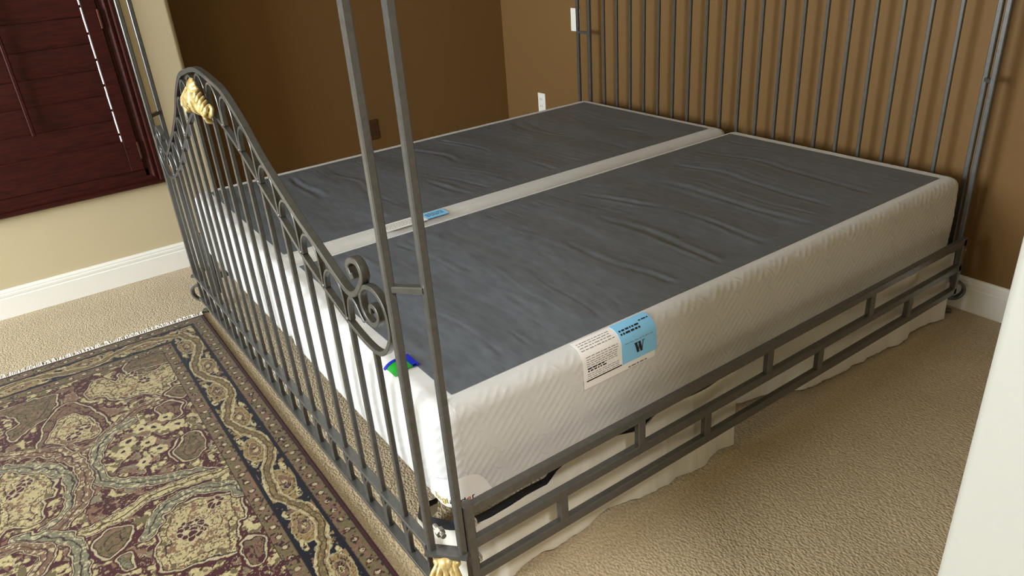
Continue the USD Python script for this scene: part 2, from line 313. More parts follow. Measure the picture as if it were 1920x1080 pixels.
up_half = meas([(0.869, 1.09), (0.785, 1.069), (0.683, 1.012), (0.591, 0.946), (0.433, 0.861), (0.32, 0.812), (0.223, 0.768), (0.183, 0.758), (0.149, 0.769), (0.12, 0.794), (0.1, 0.822), (0.113, 0.845), (0.143, 0.842), (0.163, 0.825), (0.152, 0.806), (0.138, 0.812)])
apex = np.array([[CEN + 0.0, 1.122]])
upper = spline(np.vstack([mir(up_half)[::-1], apex, up_half]), 8)
low_half = meas([(0.943, 1.003), (0.856, 0.978), (0.746, 0.93), (0.641, 0.872), (0.529, 0.812), (0.426, 0.755), (0.308, 0.708), (0.215, 0.677), (0.14, 0.661), (0.085, 0.662), (0.045, 0.684), (0.018, 0.722), (0.013, 0.757), (0.023, 0.787), (0.052, 0.806), (0.09, 0.804), (0.12, 0.785), (0.128, 0.76), (0.121, 0.737), (0.096, 0.724), (0.068, 0.733), (0.054, 0.752), (0.064, 0.768), (0.084, 0.766), (0.088, 0.75)])
lower_c = np.array([[CEN, 1.012]])
lower = spline(np.vstack([mir(low_half)[::-1], lower_c, low_half]), 8)
def taper_ends(n, k=22): t = np.ones(n); return t
fbm = [sweep(fb(upper[:, 0], upper[:, 1]), 0.013, 0.018, ch=0.12), sweep(fb(lower[:, 0], lower[:, 1]), 0.010, 0.015, ch=0.12)]
zr1, zr2 = 0.118, 0.222
ss = np.linspace(0.0, XB1, 25)
fbm.append(sweep(fb(ss, zr1 + 0 * ss), 0.010, 0.024, ch=0.1)); fbm.append(sweep(fb(ss, zr2 + 0 * ss), 0.010, 0.022, ch=0.1))
foot = obj('footboard', join(*fbm), 'steel', bed, smooth=35, label='arched scrolled footboard')
def interp_curve(c, s):
    lo = c[(c[:, 0] > 0.13) & (c[:, 0] < XB1 - 0.13)]; 
    i = np.argsort(lo[:, 0]); return np.interp(s, lo[i, 0], lo[i, 1])
low_main = np.vstack([mir(low_half[:9])[::-1], lower_c, low_half[:9]]); up_main = np.vstack([mir(up_half[:8])[::-1], apex, up_half[:8]])
lowf = lambda s: np.interp(s, *low_main[np.argsort(low_main[:, 0])].T); upf = lambda s: np.interp(s, *up_main[np.argsort(up_main[:, 0])].T)
NB = 18; PITCH = XB1 / (NB + 1); BS = [PITCH * (k + 1) for k in range(NB)]
for s in BS:
    obj('baluster', bar(fb(s, zr1), fb(s, lowf(s) - 0.003), 0.0115), 'steel', foot)
def arch(s0, s1, z0, ztop, w=0.007, d=0.013):
    a0, a1 = s0 + 0.006, s1 - 0.006; rr = (a1 - a0) / 2; c = (a0 + a1) / 2
    top0 = max(ztop - rr, z0 + 0.004) if np.ndim(z0) == 0 else None
    th = np.linspace(math.pi, 0, 15)
    zz0, zz1 = z0 if np.ndim(z0) == 0 else z0[0], z0 if np.ndim(z0) == 0 else z0[1]
    hb = ztop - rr * 1.15
    path = [(a0, zz0)] + ([(a0, min(zz0 + 0.01, hb))] if hb > zz0 + 0.012 else []) + [(c + rr * math.cos(t), hb + 1.15 * rr * math.sin(t)) for t in th] + [(a1, zz1)]
    p = np.array(path); p[:, 1] = np.maximum(p[:, 1], np.interp(p[:, 0], [a0, a1], [zz0, zz1]) + 0.001)
    return sweep(fb(p[:, 0], p[:, 1]), w, d, ch=0.2)
def tangent_top(s0, s1):
    a0, a1 = s0 + 0.006, s1 - 0.006; rr = (a1 - a0) / 2; c = (a0 + a1) / 2; th = np.linspace(0.05, math.pi - 0.05, 21)
    return min(upf(c + rr * math.cos(t)) - 0.011 - 1.15 * rr * math.sin(t) for t in th) + 1.15 * rr
for k in range(NB - 1):
    s0, s1 = BS[k], BS[k + 1]
    obj('arch', arch(s0, s1, zr1 + 0.005, zr2 - 0.006, 0.007, 0.012), 'steel', foot)
    if 1 <= k <= NB - 3: obj('arch', arch(s0, s1, (lowf(s0) + 0.004, lowf(s1) + 0.004), tangent_top(s0, s1)), 'steel', foot)
for (a, b) in ((0.004, BS[0]), (BS[-1], XB1 - 0.004)):
    obj('arch', arch(a, b, zr1 + 0.005, zr2 - 0.006, 0.007, 0.012), 'steel', foot)
# last loose arch near each heart scroll
for sgn in (0, 1):
    q = meas([(0.208, 0.686), (0.206, 0.71), (0.196, 0.737), (0.18, 0.747), (0.162, 0.741), (0.145, 0.722), (0.132, 0.712)])
    q = mir(q) if sgn else q; c = spline(q, 6); obj('arch', sweep(fb(c[:, 0], c[:, 1]), 0.008, 0.013, ch=0.2), 'steel', foot)
# weld beads where the arches meet the lower curve
for s in BS[1:-1]:
    c = fb(s, lowf(s) + 0.007, -0.006); obj('weld_bead', ellipsoid(c, (0.004, 0.006, 0.006), sub=1), 'steel', foot)
# gilt cartouche at the crown: a shell fan over two spreading acanthus leaves
def leaf_chain(pts, radii, flat=0.6):
    import manifold3d as m3
    sph = [m3.Manifold.sphere(r_, 14).scale((flat, 1, 1)).translate(tuple(map(float, p_))) for p_, r_ in zip(pts, radii)]
    out = None
    for a, b in zip(sph[:-1], sph[1:]):
        h = m3.Manifold.batch_hull([a, b]); out = h if out is None else out + h
    return out
def to_tm(man):
    m = man.to_mesh(); return trimesh.Trimesh(m.vert_properties[:, :3], m.tri_verts)
def med(pts, radii, flat=0.7):
    P3 = [fb(CEN + a, 1.056 + (b - 1.05) * 0.88 + 0.012, -0.012 - c) for a, b, c in pts]; return leaf_chain(P3, radii, flat)
gold = None
chains = []
for a in np.radians([-70, -42, -14, 14, 42, 70]):       # shell lobes above the middle
    chains.append(([(0, 1.052, 0.008), (0.016 * math.sin(a), 1.054 + 0.018 * math.cos(a), 0.016), (0.030 * math.sin(a), 1.054 + 0.030 * math.cos(a), 0.008)], [0.009, 0.010, 0.008]))
for sg in (-1, 1):
    # rolled acanthus reaching sideways and down, with ribbed edges
    chains.append(([(0, 1.05, 0.012), (sg * 0.03, 1.035, 0.020), (sg * 0.062, 1.018, 0.022), (sg * 0.092, 1.004, 0.018), (sg * 0.112, 0.995, 0.010)], [0.013, 0.014, 0.015, 0.013, 0.008]))
    for q in range(5):
        a0 = 0.035 + 0.019 * q
        chains.append(([(sg * a0, 1.034 - 0.0085 * q, 0.024), (sg * (a0 + 0.012), 1.052 - 0.0085 * q, 0.018), (sg * (a0 + 0.010), 1.062 - 0.009 * q, 0.008)], [0.007, 0.007, 0.005]))
        chains.append(([(sg * a0, 1.03 - 0.0085 * q, 0.022), (sg * (a0 - 0.004), 1.012 - 0.0075 * q, 0.018), (sg * (a0 - 0.002), 1.002 - 0.0065 * q, 0.008)], [0.006, 0.007, 0.005]))
    chains.append(([(sg * 0.108, 1.0, 0.010), (sg * 0.128, 1.004, 0.008), (sg * 0.134, 1.018, 0.006), (sg * 0.122, 1.024, 0.006)], [0.008, 0.008, 0.007, 0.006]))
chains.append(([(0, 1.05, 0.018), (0, 1.026, 0.024), (0, 1.002, 0.020), (0, 0.988, 0.010)], [0.013, 0.013, 0.011, 0.007]))
for ch_ in chains:
    g = med(*ch_); gold = g if gold is None else gold + g
gm = to_tm(gold.refine_to_length(0.006)); trimesh.smoothing.filter_taubin(gm, iterations=6)
obj('medallion', gm, 'gold', foot, smooth=50, label='gilt leaf and shell medallion')

# corner posts: two square bars set across each corner, joined by short spacers, on a scrolled foot
PW = 0.0165
def acanthus(c, dirv):
    import manifold3d as m3
    d = np.array([*dirv, 0.0]); d /= np.linalg.norm(d); s = np.array([-d[1], d[0], 0]); out = None
    def chain(pts, rad):
        nonlocal out
        pp = [np.array(c) + d * a + s * b + np.array([0, 0, h]) for a, b, h in pts]
        sp = [m3.Manifold.sphere(r_, 12).translate(tuple(map(float, p_))) for p_, r_ in zip(pp, rad)]
        for u, v in zip(sp[:-1], sp[1:]):
            h_ = m3.Manifold.batch_hull([u, v]); out = h_ if out is None else out + h_
    chain([(0, -0.022, 0.0), (0, 0.022, 0.0)], [0.009, 0.009]); chain([(0, 0, 0), (0, 0, -0.06)], [0.018, 0.012])
    for b0, b1, b2 in ((-0.03, -0.036, -0.046), (-0.017, -0.02, -0.026), (0, 0, 0), (0.017, 0.02, 0.026), (0.03, 0.036, 0.046)):
        chain([(0.006, b0 * 0.6, 0.0), (0.016, b1 * 0.8, -0.022), (0.022, b1, -0.044), (0.036 - abs(b2) * 0.3, b2, -0.055), (0.044 - abs(b2) * 0.3, b2 * 1.05, -0.047)], [0.006, 0.007, 0.007, 0.006, 0.004])
    for b in (-0.024, -0.008, 0.008, 0.024):
        chain([(0.01, b * 0.6, -0.03), (0.02, b, -0.065), (0.026, b * 1.2, -0.09), (0.04, b * 1.2, -0.1)], [0.006, 0.007, 0.006, 0.004])
    m = to_tm(out.refine_to_length(0.005)); trimesh.smoothing.filter_taubin(m, iterations=5); return m
def post(a, b, outd, zplate, ztop, gilt, conn_z, label):
    """a, b: feet of the two bars; outd: the outward diagonal."""
    a, b = np.array(a, float), np.array(b, float); mid = (a + b) / 2; o = np.array(outd, float) / np.linalg.norm(outd)
    p = obj('corner_post', join(bar((*a, zplate), (*a, ztop), PW), bar((*b, zplate), (*b, ztop), PW)), 'steel', bed, smooth=35, label=label)
    for z in conn_z:
        ab = (b - a) / np.linalg.norm(b - a)
        obj('spacer', bar((*(a + ab * 0.006), z), (*(b - ab * 0.006), z), 0.013, 0.016, out=(*o, 0)), 'steel', p)
    ab = (b - a); L = np.linalg.norm(ab); e = ab / L
    q = [mid - e * (L / 2 + 0.012) - o * 0.014, mid + e * (L / 2 + 0.012) - o * 0.014, mid + e * (L / 2 + 0.012) + o * 0.016, mid - e * (L / 2 + 0.012) + o * 0.016]
    m = trimesh.creation.extrude_polygon(shapely.Polygon(q), 0.009, engine='earcut'); m.apply_translation([0, 0, zplate - 0.009]); obj('cap_plate', m, 'steel', p)
    # foot: a flat bar running down, curling outwards in a ring, ending in a pad on the carpet
    cz = 0.1; loc = lambda u, h: np.array([*(mid + o * u), h])
    th = np.linspace(math.radians(95), math.radians(95 - 330), 26)
    path = [loc(0.0, zplate - 0.01), loc(0.0, 0.14), loc(-0.002, 0.07), loc(0.002, 0.03), loc(0.012, 0.008), loc(0.03, 0.006)]
    obj('foot', sweep(spline(path, 8), 0.011, 0.026, out=(*e, 0), ch=0.15), 'steel', p)
    rr_ = 0.026 if gilt else 0.034; ring = [loc(rr_ - 0.008 + rr_ * math.cos(t), cz - 0.01 + rr_ * math.sin(t)) for t in th]
    obj('foot_scroll', sweep(ring, 0.009, 0.02, out=(*e, 0), ch=0.15), 'steel', p)
    if gilt: obj('acanthus_leaf', acanthus((*(mid + o * 0.012), zplate - 0.022), o), 'gold', p, smooth=50, label='gilt acanthus leaf')
    return p
ZT = 2.12
fy = fb(XB1, 0)
A_near, B_near = (-0.060, -0.006), (-0.013, -0.057)
A_far, B_far = (fy[0], 1.942), (fy[0] + 0.047, 1.995)
A_hr, B_hr = (2.07, 0.0), (2.022, -0.048)
A_hl, B_hl = (2.07, 1.95), (2.034, 1.988)
post(A_near, B_near, (-1, -1), 0.216, ZT, True, (0.834,), 'near corner post of the footboard')
post(A_far, B_far, (-1, 1), 0.19, ZT, False, (0.842,), 'far corner post of the footboard')
post((2.09, 0.0205), (2.055, -0.019), (1, -1), 0.208, ZT, False, (0.834,), 'headboard post by the right wall')
post((2.07, 1.94), (2.07 + 0.0, 2.03), (1, 1), 0.208, ZT, False, (0.853,), 'headboard post by the recess')
# headboard
XHB = 2.07
head = obj('headboard', bar((XHB, 0.02, 0.14), (XHB, 1.94, 0.14), 0.022), 'steel', bed, label='tall barred headboard')
for z, w_ in ((0.235, 0.02), (1.72, 0.024)): obj('crossbar', bar((XHB, 0.02, z), (XHB, 1.94, z), w_), 'steel', head)
for y in np.linspace(1.829, 0.122, 19):
    obj('baluster', bar((XHB, y, 0.14), (XHB, y, 1.72), 0.0125), 'steel', head)
# side rails
def side_rail(y, label):
    b = []
    zs = (0.320, 0.226, 0.137)
    for z in zs: b.append(bar((0.012, y, z), (1.995, y, z), 0.026, 0.020, out=(0, 1, 0)))
    b.append(bar((0.008, y, 0.06), (0.008, y, 0.336), 0.024, 0.022, out=(0, 1, 0))); b += [bar((1.99, y, 0.125), (1.99, y, 0.334), 0.022, 0.020, out=(0, 1, 0)), bar((1.99, y, 0.29), (2.055, y * 0.35 if y < 0 else 1.97, 0.29), 0.03, 0.012, out=(0, 0, 1)), bar((1.99, y, 0.17), (2.055, y * 0.35 if y < 0 else 1.97, 0.17), 0.03, 0.012, out=(0, 0, 1))]
    r_ = obj('side_rail', join(*b), 'steel', bed, label=label)
    for x in (0.498, 0.978, 1.461): obj('stub', bar((x, y, 0.228), (x, y, 0.32), 0.024, 0.018, out=(0, 1, 0)), 'steel', r_)
    for x in (0.254, 0.736, 1.219, 1.694): obj('stub', bar((x, y, 0.139), (x, y, 0.226), 0.024, 0.018, out=(0, 1, 0)), 'steel', r_)
    sg = 1 if y < 1 else -1
    for x, z in ((0.026, 0.268), (0.028, 0.165)):
        obj('bolt', join(tube([(x, y, z), (x, y + sg * 0.035, z)], 0.0045, 10), tube([(x, y + sg * 0.008, z), (x, y + sg * 0.018, z)], 0.009, 6)), 'bright_steel', r_)
    return r_
side_rail(-0.057, 'open side rail of the bed on the doorway side')
side_rail(1.997, 'open side rail of the bed on the recess side')
obj('bolt', join(tube([(-0.03, -0.012, 0.235), (-0.03, 0.03, 0.235)], 0.006, 10), tube([(-0.03, 0.0, 0.235), (-0.03, 0.012, 0.235)], 0.011, 6)), 'bright_steel', bed)
# slats under the box springs, rail to rail
for x in (0.55, 1.05, 1.55, 1.95):
    obj('support_slat', box(x - 0.035, x + 0.035, 0.05, 1.93, 0.243, 0.264, 0.002), 'wood_slat', bed)
# canopy top, above the picture
cc = lambda a, b: (np.array(a) + np.array(b)) / 2
pn, pf, hr, hl = cc(A_near, B_near), cc(A_far, B_far), np.array((2.066, -0.004)), np.array((2.07, 1.985))
obj('canopy_rail', join(*[bar((*a, ZT), (*b, ZT), 0.02) for a, b in ((pn, pf), (pf, hl), (hl, hr), (hr, pn))]), 'steel', bed)

# ------------------------------------------------------------------ box springs
ZTOP, ZBOT, LEN = 0.5216, 0.266, 2.044
def make_profile(step):
    R = 0.034; pts = [(-0.12, -0.014), (-0.084, -0.012), (-0.075, -0.001), (-0.071, 0.0), (-0.045, 0.0)]
    pts += [(-R + R * math.sin(a), -R + R * math.cos(a)) for a in np.linspace(0, math.pi / 2, 9)]
    h = ZTOP - ZBOT
    pts += [(0.004 * math.sin(math.pi * (z - R) / (h - R - 0.012)), -z) for z in np.linspace(R, h - 0.012, 12)[1:]]
    pts += [(-0.004, -h + 0.003), (-0.012, -h)]
    p = np.array(pts); d = np.r_[0, np.cumsum(np.linalg.norm(np.diff(p, axis=0), axis=1))]
    q = np.arange(0, d[-1], step); q = np.r_[q, d[-1]]
    off = float(np.interp(-0.045, p[:5, 0], d[:5])) - 0.030        # q = 0.03 where the border leaves the cloth's hem
    return q - off, np.stack([np.interp(q, d, p[:, 0]), np.interp(q, d, p[:, 1])], 1), d - off, p
def quilt(s, q):
    """Height of the stitched pattern: puffed diagonal channels in staggered blocks, with short cross stitches."""
    u = (s - q) / math.sqrt(2); v = (s + q) / math.sqrt(2)      # v: across the channels, u: along them
    p = 0.0185
    k = np.floor(v / p); f = v / p - k
    ridge = np.exp(-((f - 0.5) * p / 0.0020) ** 2)
    stag = np.mod(k, 6); blk = np.floor((k) / 6)
    seg = np.mod(u + blk * 0.055 + stag * 0.004, 0.125)
    on = 1 / (1 + np.exp(-(seg - 0.012) / 0.003)) / (1 + np.exp((seg - 0.108) / 0.003))
    cross = np.exp(-((seg - 0.117) / 0.0022) ** 2) * ((stag == 4) | (stag == 5) | (stag == 0))
    return 0.0014 * ridge * on + 0.0012 * cross
class BoxSpring:
    RC = 0.045
    def __init__(self, y0, y1, step, su):
        self.x0, self.x1, self.y0, self.y1 = 0.0, LEN, y0, y1
        R = self.RC; self.core = [(R, y0 + R), (LEN - R, y0 + R), (LEN - R, y1 - R), (R, y1 - R)]
        self.q, self.prof, self.dq, self.pq = make_profile(step)
        L1, L2, arc = LEN - 2 * R, y1 - y0 - 2 * R, R * math.pi / 2
        self.lens = [L1, arc, L2, arc, L1, arc, L2, arc]; self.per = sum(self.lens)
        self.s = np.arange(0, self.per, su)
    def loop(self, s):
        """Core point and outward direction at arc length s: near side from foot to head first, then counter-clockwise."""
        R = self.RC; s = np.mod(np.asarray(s, float), self.per); C = np.zeros((len(s), 2)); N = np.zeros((len(s), 2)); a = 0
        dirs = [(0, -1), (1, 0), (0, 1), (-1, 0)]; run = [(1, 0), (0, 1), (-1, 0), (0, -1)]
        for k in range(4):
            L = self.lens[2 * k]; m = (s >= a) & (s < a + L); C[m] = np.array(self.core[k]) + (s[m] - a)[:, None] * np.array(run[k]); N[m] = dirs[k]; a += L
            L = self.lens[2 * k + 1]; m = (s >= a) & (s < a + L + 1e-9); t = (s[m] - a) / R; n0, n1 = np.array(dirs[k]), np.array(dirs[(k + 1) % 4])
            C[m] = np.array(self.core[(k + 1) % 4]); N[m] = np.cos(t)[:, None] * n0 + np.sin(t)[:, None] * n1; a += L
        return C, N
    def at(self, s, q, lift=0.0):
        """Points of the surface at arc length s, profile length q (0 at the cloth's hem on top), lifted outwards."""
        s, q = np.asarray(s, float), np.asarray(q, float); C, N = self.loop(s)
        o, z = np.interp(q, self.dq, self.pq[:, 0]), np.interp(q, self.dq, self.pq[:, 1])
        e = 1e-3; do = np.interp(q + e, self.dq, self.pq[:, 0]) - np.interp(q - e, self.dq, self.pq[:, 0]); dz = np.interp(q + e, self.dq, self.pq[:, 1]) - np.interp(q - e, self.dq, self.pq[:, 1])
        n = np.stack([-dz, do], 1); n /= np.linalg.norm(n, axis=1, keepdims=True) + 1e-12
        h = np.broadcast_to(lift, s.shape)
        r = self.RC + o + n[:, 0] * h
        return np.stack([C[:, 0] + N[:, 0] * r, C[:, 1] + N[:, 1] * r, ZTOP + z + n[:, 1] * h], 1)
    def body(self):
        S, Q = np.meshgrid(self.s, self.q, indexing='ij')
        rag = meshkit.fbm(np.stack([S.ravel() * 9, Q.ravel() * 9, 0 * Q.ravel() + self.y0], 1), 3, 5) - 0.5
        fade = np.clip((Q.ravel() - 0.040) / 0.03, 0, 1) * np.clip((self.q[-1] - Q.ravel()) / 0.02, 0, 1)
        lift = quilt(S.ravel(), Q.ravel()) * (0.05 + 0.95 * fade) + 0.004 * rag * fade
        top = (Q.ravel() > 0.05) & (Q.ravel() < 0.125)
        pk = meshkit.noise(np.stack([S.ravel() * 42, Q.ravel() * 60, 0 * Q.ravel()], 1), 9)
        lift += np.where(top, 0.002 * np.abs(pk - 0.5) * np.sin(np.pi * np.clip((Q.ravel() - 0.05) / 0.075, 0, 1)) ** 2, 0)
        V = self.at(S.ravel(), Q.ravel(), lift); F = grid_faces(len(self.s), len(self.q), True)
        # underside
        n, m = len(self.s), len(self.q); c = len(V); V = np.vstack([V, [[LEN / 2, (self.y0 + self.y1) / 2, ZBOT]]]); i = np.arange(n)
        F = np.vstack([F, np.stack([i * m + m - 1, np.full(n, c), ((i + 1) % n) * m + m - 1], 1)])
        t = trimesh.Trimesh(V, F, process=False)
        if t.volume < 0: t.invert()
        return t
    def cloth(self, insets, seed):
        f, h_, n, r_ = insets
        xs = np.linspace(f, LEN - h_, 420); ys = np.linspace(self.y0 + n, self.y1 - r_, 150); X, Y = np.meshgrid(xs, ys, indexing='ij')
        edge = np.minimum.reduce([X - xs[0], xs[-1] - X, Y - ys[0], ys[-1] - Y]); e = np.clip((edge - 0.036) / 0.05, 0, 1); e = e * e * (3 - 2 * e)
        warp = (meshkit.fbm(np.stack([X * 0.9, Y * 1.6, 0 * X], -1), 3, seed) - 0.5) * 0.26 + 0.05 * (Y - self.y0)
        sag = -0.003 * (0.5 - 0.5 * np.cos(2 * np.pi * (X + 0.2 * warp) / 0.235))
        def crease(freq, width, depth, lo, sd, wk):
            k = np.abs(np.mod((X + wk * warp) * freq + 0.6 * meshkit.noise(np.stack([X * 3, Y * 2.4, 0 * X], -1), sd), 1) - 0.5)
            a = meshkit.fbm(np.stack([X * freq * 0.9, Y * 3.1, 0 * X + 3], -1), 2, sd + 1)
            return -depth * (np.exp(-(k / width) ** 2) - 0.5 * np.exp(-((k - 2.2 * width) / width) ** 2)) * np.clip((a - lo) * 5, 0, 1)
        wr_ = crease(5.3, 0.05, 0.0030, 0.47, seed + 3, 1.0) + crease(11.0, 0.07, 0.0011, 0.48, seed + 17, 1.3)
        fine = 0.0021 * (meshkit.fbm(np.stack([(X + warp) * 26, Y * 3.4, 0 * X], -1), 4, seed + 9) - 0.5) + 0.0011 * (meshkit.fbm(np.stack([X * 30, Y * 26, 0 * X], -1), 2, seed + 12) - 0.5)
        fade_x = 1.0 - 0.5 * np.clip((X - 0.9) / 1.1, 0, 1)
        ripple = 0.0016 * np.sin(X * 2 * np.pi / 0.034 + 5 * warp) * np.exp(-((ys[-1] - Y) / 0.05)) * np.clip((1.1 - X), 0, 1)
        Z = ZTOP + 0.0012 + e * (sag + (wr_ + fine) * fade_x + ripple)
        V = np.stack([X.ravel(), Y.ravel(), Z.ravel()], 1); F = grid_faces(420, 150)
        return trimesh.Trimesh(V, F, process=False)
near_box = BoxSpring(0.0, 0.972, 0.0033, 0.0036)
far_box = BoxSpring(0.989, 1.958, 0.006, 0.0075)
bs1 = thing('box_spring', 'nearer white quilted box spring with grey cloth top and a W tag on its side', 'box spring', 'pair of box springs in the bed frame')
body1 = obj('quilted_cover', near_box.body(), 'ticking', bs1, smooth=True)
obj('dust_cloth', near_box.cloth((0.063, 0.066, 0.052, 0.040), 21), 'dust_cloth', bs1, smooth=True, label='dark grey cloth stretched over the top')
bs2 = thing('box_spring', 'farther white quilted box spring with grey cloth top beside the brown recess', 'box spring', 'pair of box springs in the bed frame')
body2 = obj('quilted_cover', far_box.body(), 'ticking', bs2, smooth=True)
obj('dust_cloth', far_box.cloth((0.06, 0.060, 0.068, 0.062), 33), 'dust_cloth', bs2, smooth=True, label='dark grey cloth stretched over the top')
# piping down the near corner seam
qs = np.linspace(0.03, near_box.q[-1] - 0.02, 40); sc = near_box.per - near_box.lens[-1] / 2
obj('corner_seam', tube(near_box.at(np.full(40, sc), qs, 0.0012), 0.0022, 6), 'piping', bs1, smooth=True)
# ---- printed labels, laid on the surface: (s, q) patches
def patch(bx, s0, s1, q0, q1, lift, ns=12, nq=40, shape=None, flare=0.0):
    S, Q = np.meshgrid(np.linspace(s0, s1, ns), np.linspace(q0, q1, nq), indexing='ij')
    T = bx.at(S.ravel(), Q.ravel(), lift + 0 * S.ravel()); B = bx.at(S.ravel(), Q.ravel(), lift - 0.0007 + 0 * S.ravel())
    F = grid_faces(ns, nq); n = len(T); E = []
    idx = np.arange(ns * nq).reshape(ns, nq); rim = np.r_[idx[:, 0], idx[-1, 1:], idx[-2::-1, -1], idx[0, -2:0:-1]]
    for a, b in zip(rim, np.roll(rim, -1)): E += [[a, b, n + b], [a, n + b, n + a]]
    m = trimesh.Trimesh(np.vstack([T, B]), np.vstack([F, F[:, ::-1] + n, E]), process=False); m.fix_normals(); return m
def print_on(bx, mesh2d, s0, q0, lift, flip=True):
    """A flat mesh in (s, -q) coordinates laid on the box spring."""
    mesh2d = mesh2d.subdivide_to_size(0.006); v = np.array(mesh2d.vertices); T = bx.at(s0 + v[:, 0], q0 - v[:, 1], lift + v[:, 2]); m = trimesh.Trimesh(T, mesh2d.faces, process=False); m.fix_normals(); return m
def dash_lines(w, h, rows, seed, thick=0.0016, gap=0.35):
    g = np.random.default_rng(seed); ms = []
    for k in range(rows):
        y = -h * (k + 0.5) / rows; x = 0.0
        while x < w - 0.004:
            L = min(g.uniform(0.004, 0.014), w - x); m = trimesh.creation.box([L, thick, 0.0003]); m.apply_translation([x + L / 2, y, 0]); ms.append(m); x += L + 0.003
    return join(*ms)
def sub_strip(m, nseg=1): return m
def big_w(h):
    """A fat-face capital W with hairline strokes and serifs."""
    w = h * 1.25; P_ = shapely.Polygon
    thick, thin = h * 0.26, h * 0.07
    def stroke(xt, xb, t): return P_([(xt - t / 2, h), (xt + t / 2, h), (xb + t / 2, 0), (xb - t / 2, 0)])
    g = shapely.union_all([stroke(0.16 * w, 0.36 * w, thick), stroke(0.52 * w, 0.38 * w, thin), stroke(0.50 * w, 0.68 * w, thick), stroke(0.88 * w, 0.70 * w, thin),
        P_([(0, h), (0.34 * w, h), (0.34 * w, h * 0.95), (0, h * 0.95)]), P_([(0.36 * w, h), (0.62 * w, h), (0.62 * w, h * 0.95), (0.36 * w, h * 0.95)]), P_([(0.78 * w, h), (w, h), (w, h * 0.95), (0.78 * w, h * 0.95)])])
    return join(*[trimesh.creation.extrude_polygon(q, 0.0003, engine='earcut') for q in getattr(g, 'geoms', [g])])
R_ = BoxSpring.RC
sx = lambda x: x - R_                               # arc length on the near side at world x
wl = obj('law_label', patch(near_box, sx(0.372), sx(0.596), 0.033, 0.158, 0.0028), 'paper_white', bs1, label='white printed label')
bl = obj('size_label', patch(near_box, sx(0.490), sx(0.602), 0.033, 0.140, 0.0036), 'paper_blue', bs1, label='light blue label printed W')
obj('print', print_on(near_box, dash_lines(0.10, 0.026, 4, 3, 0.0018), sx(0.380), 0.042, 0.0031), 'ink_grey', wl)
obj('print', print_on(near_box, dash_lines(0.096, 0.032, 6, 4, 0.0013), sx(0.384), 0.078, 0.0031), 'ink_grey', wl)
obj('print', print_on(near_box, dash_lines(0.055, 0.012, 2, 5, 0.0032), sx(0.386), 0.106, 0.0031), 'ink', wl)
obj('print', print_on(near_box, dash_lines(0.096, 0.016, 3, 6, 0.0012), sx(0.384), 0.120, 0.0031), 'ink_grey', wl)
ml = trimesh.creation.box([0.108, 0.0028, 0.0003]); ml.apply_translation([0.054, 0, 0]); ml = ml.subdivide().subdivide()
obj('print', print_on(near_box, ml, sx(0.380), 0.139, 0.0031), 'ink', wl)
obj('print', print_on(near_box, dash_lines(0.06, 0.008, 1, 8, 0.003), sx(0.508), 0.1495, 0.0031), 'ink_grey', wl)
obj('print', print_on(near_box, dash_lines(0.062, 0.016, 2, 11, 0.0042), sx(0.497), 0.055, 0.0039), 'ink', bl)
obj('print', print_on(near_box, dash_lines(0.03, 0.006, 1, 12, 0.003), sx(0.565), 0.05, 0.0039), 'ink', bl)
obj('print', print_on(near_box, dash_lines(0.09, 0.004, 1, 13, 0.0012), sx(0.500), 0.088, 0.0039), 'ink_grey', bl)
obj('letter', print_on(near_box, big_w(0.027), sx(0.528), 0.124, 0.0043), 'ink', bl)
# labels on the strip between the two box springs
def flat_label(x0, x1, y0, y1, z, mat, par, name, label):
    return obj(name, box(x0, x1, y0, y1, z, z + 0.0012), mat, par, smooth=False, label=label)
s1 = flat_label(0.375, 0.535, 0.984, 1.047, ZTOP + 0.002, 'paper_white', bs2, 'law_label', 'white printed label')
s2 = flat_label(0.536, 0.622, 0.990, 1.045, ZTOP + 0.002, 'paper_blue', bs2, 'size_label', 'light blue label')
g = dash_lines(0.13, 0.045, 6, 17, 0.0014); g.apply_translation([0.39, 1.038, ZTOP + 0.0035]); obj('print', g, 'ink_grey', s1)
g = dash_lines(0.065, 0.03, 3, 18, 0.0035); g.apply_translation([0.545, 1.034, ZTOP + 0.0035]); obj('print', g, 'ink', s2)
# folded green and blue tag on the foot edge
s_foot = lambda y: near_box.per - near_box.lens[-1] - (y - near_box.y0 - R_)
def tagpatch(y0, y1, q0, q1, lift, mat):
    return obj('edge_tag', patch(near_box, s_foot(y1), s_foot(y0), q0, q1, lift, 6, 12), mat, bs1)
tg = obj('edge_tag', patch(near_box, s_foot(0.252), s_foot(0.202), 0.014, 0.066, 0.004, 8, 16), 'tag_green', bs1, label='small green and blue folded tag')
obj('tag_edge', patch(near_box, s_foot(0.256), s_foot(0.246), 0.010, 0.070, 0.005, 4, 16), 'tag_blue', tg); obj('tag_edge', patch(near_box, s_foot(0.256), s_foot(0.198), 0.006, 0.022, 0.0052, 6, 5), 'tag_blue', tg)
obj('tag_edge', patch(near_box, s_foot(0.205), s_foot(0.2), 0.012, 0.05, 0.0052, 4, 8), 'tag_green', tg)
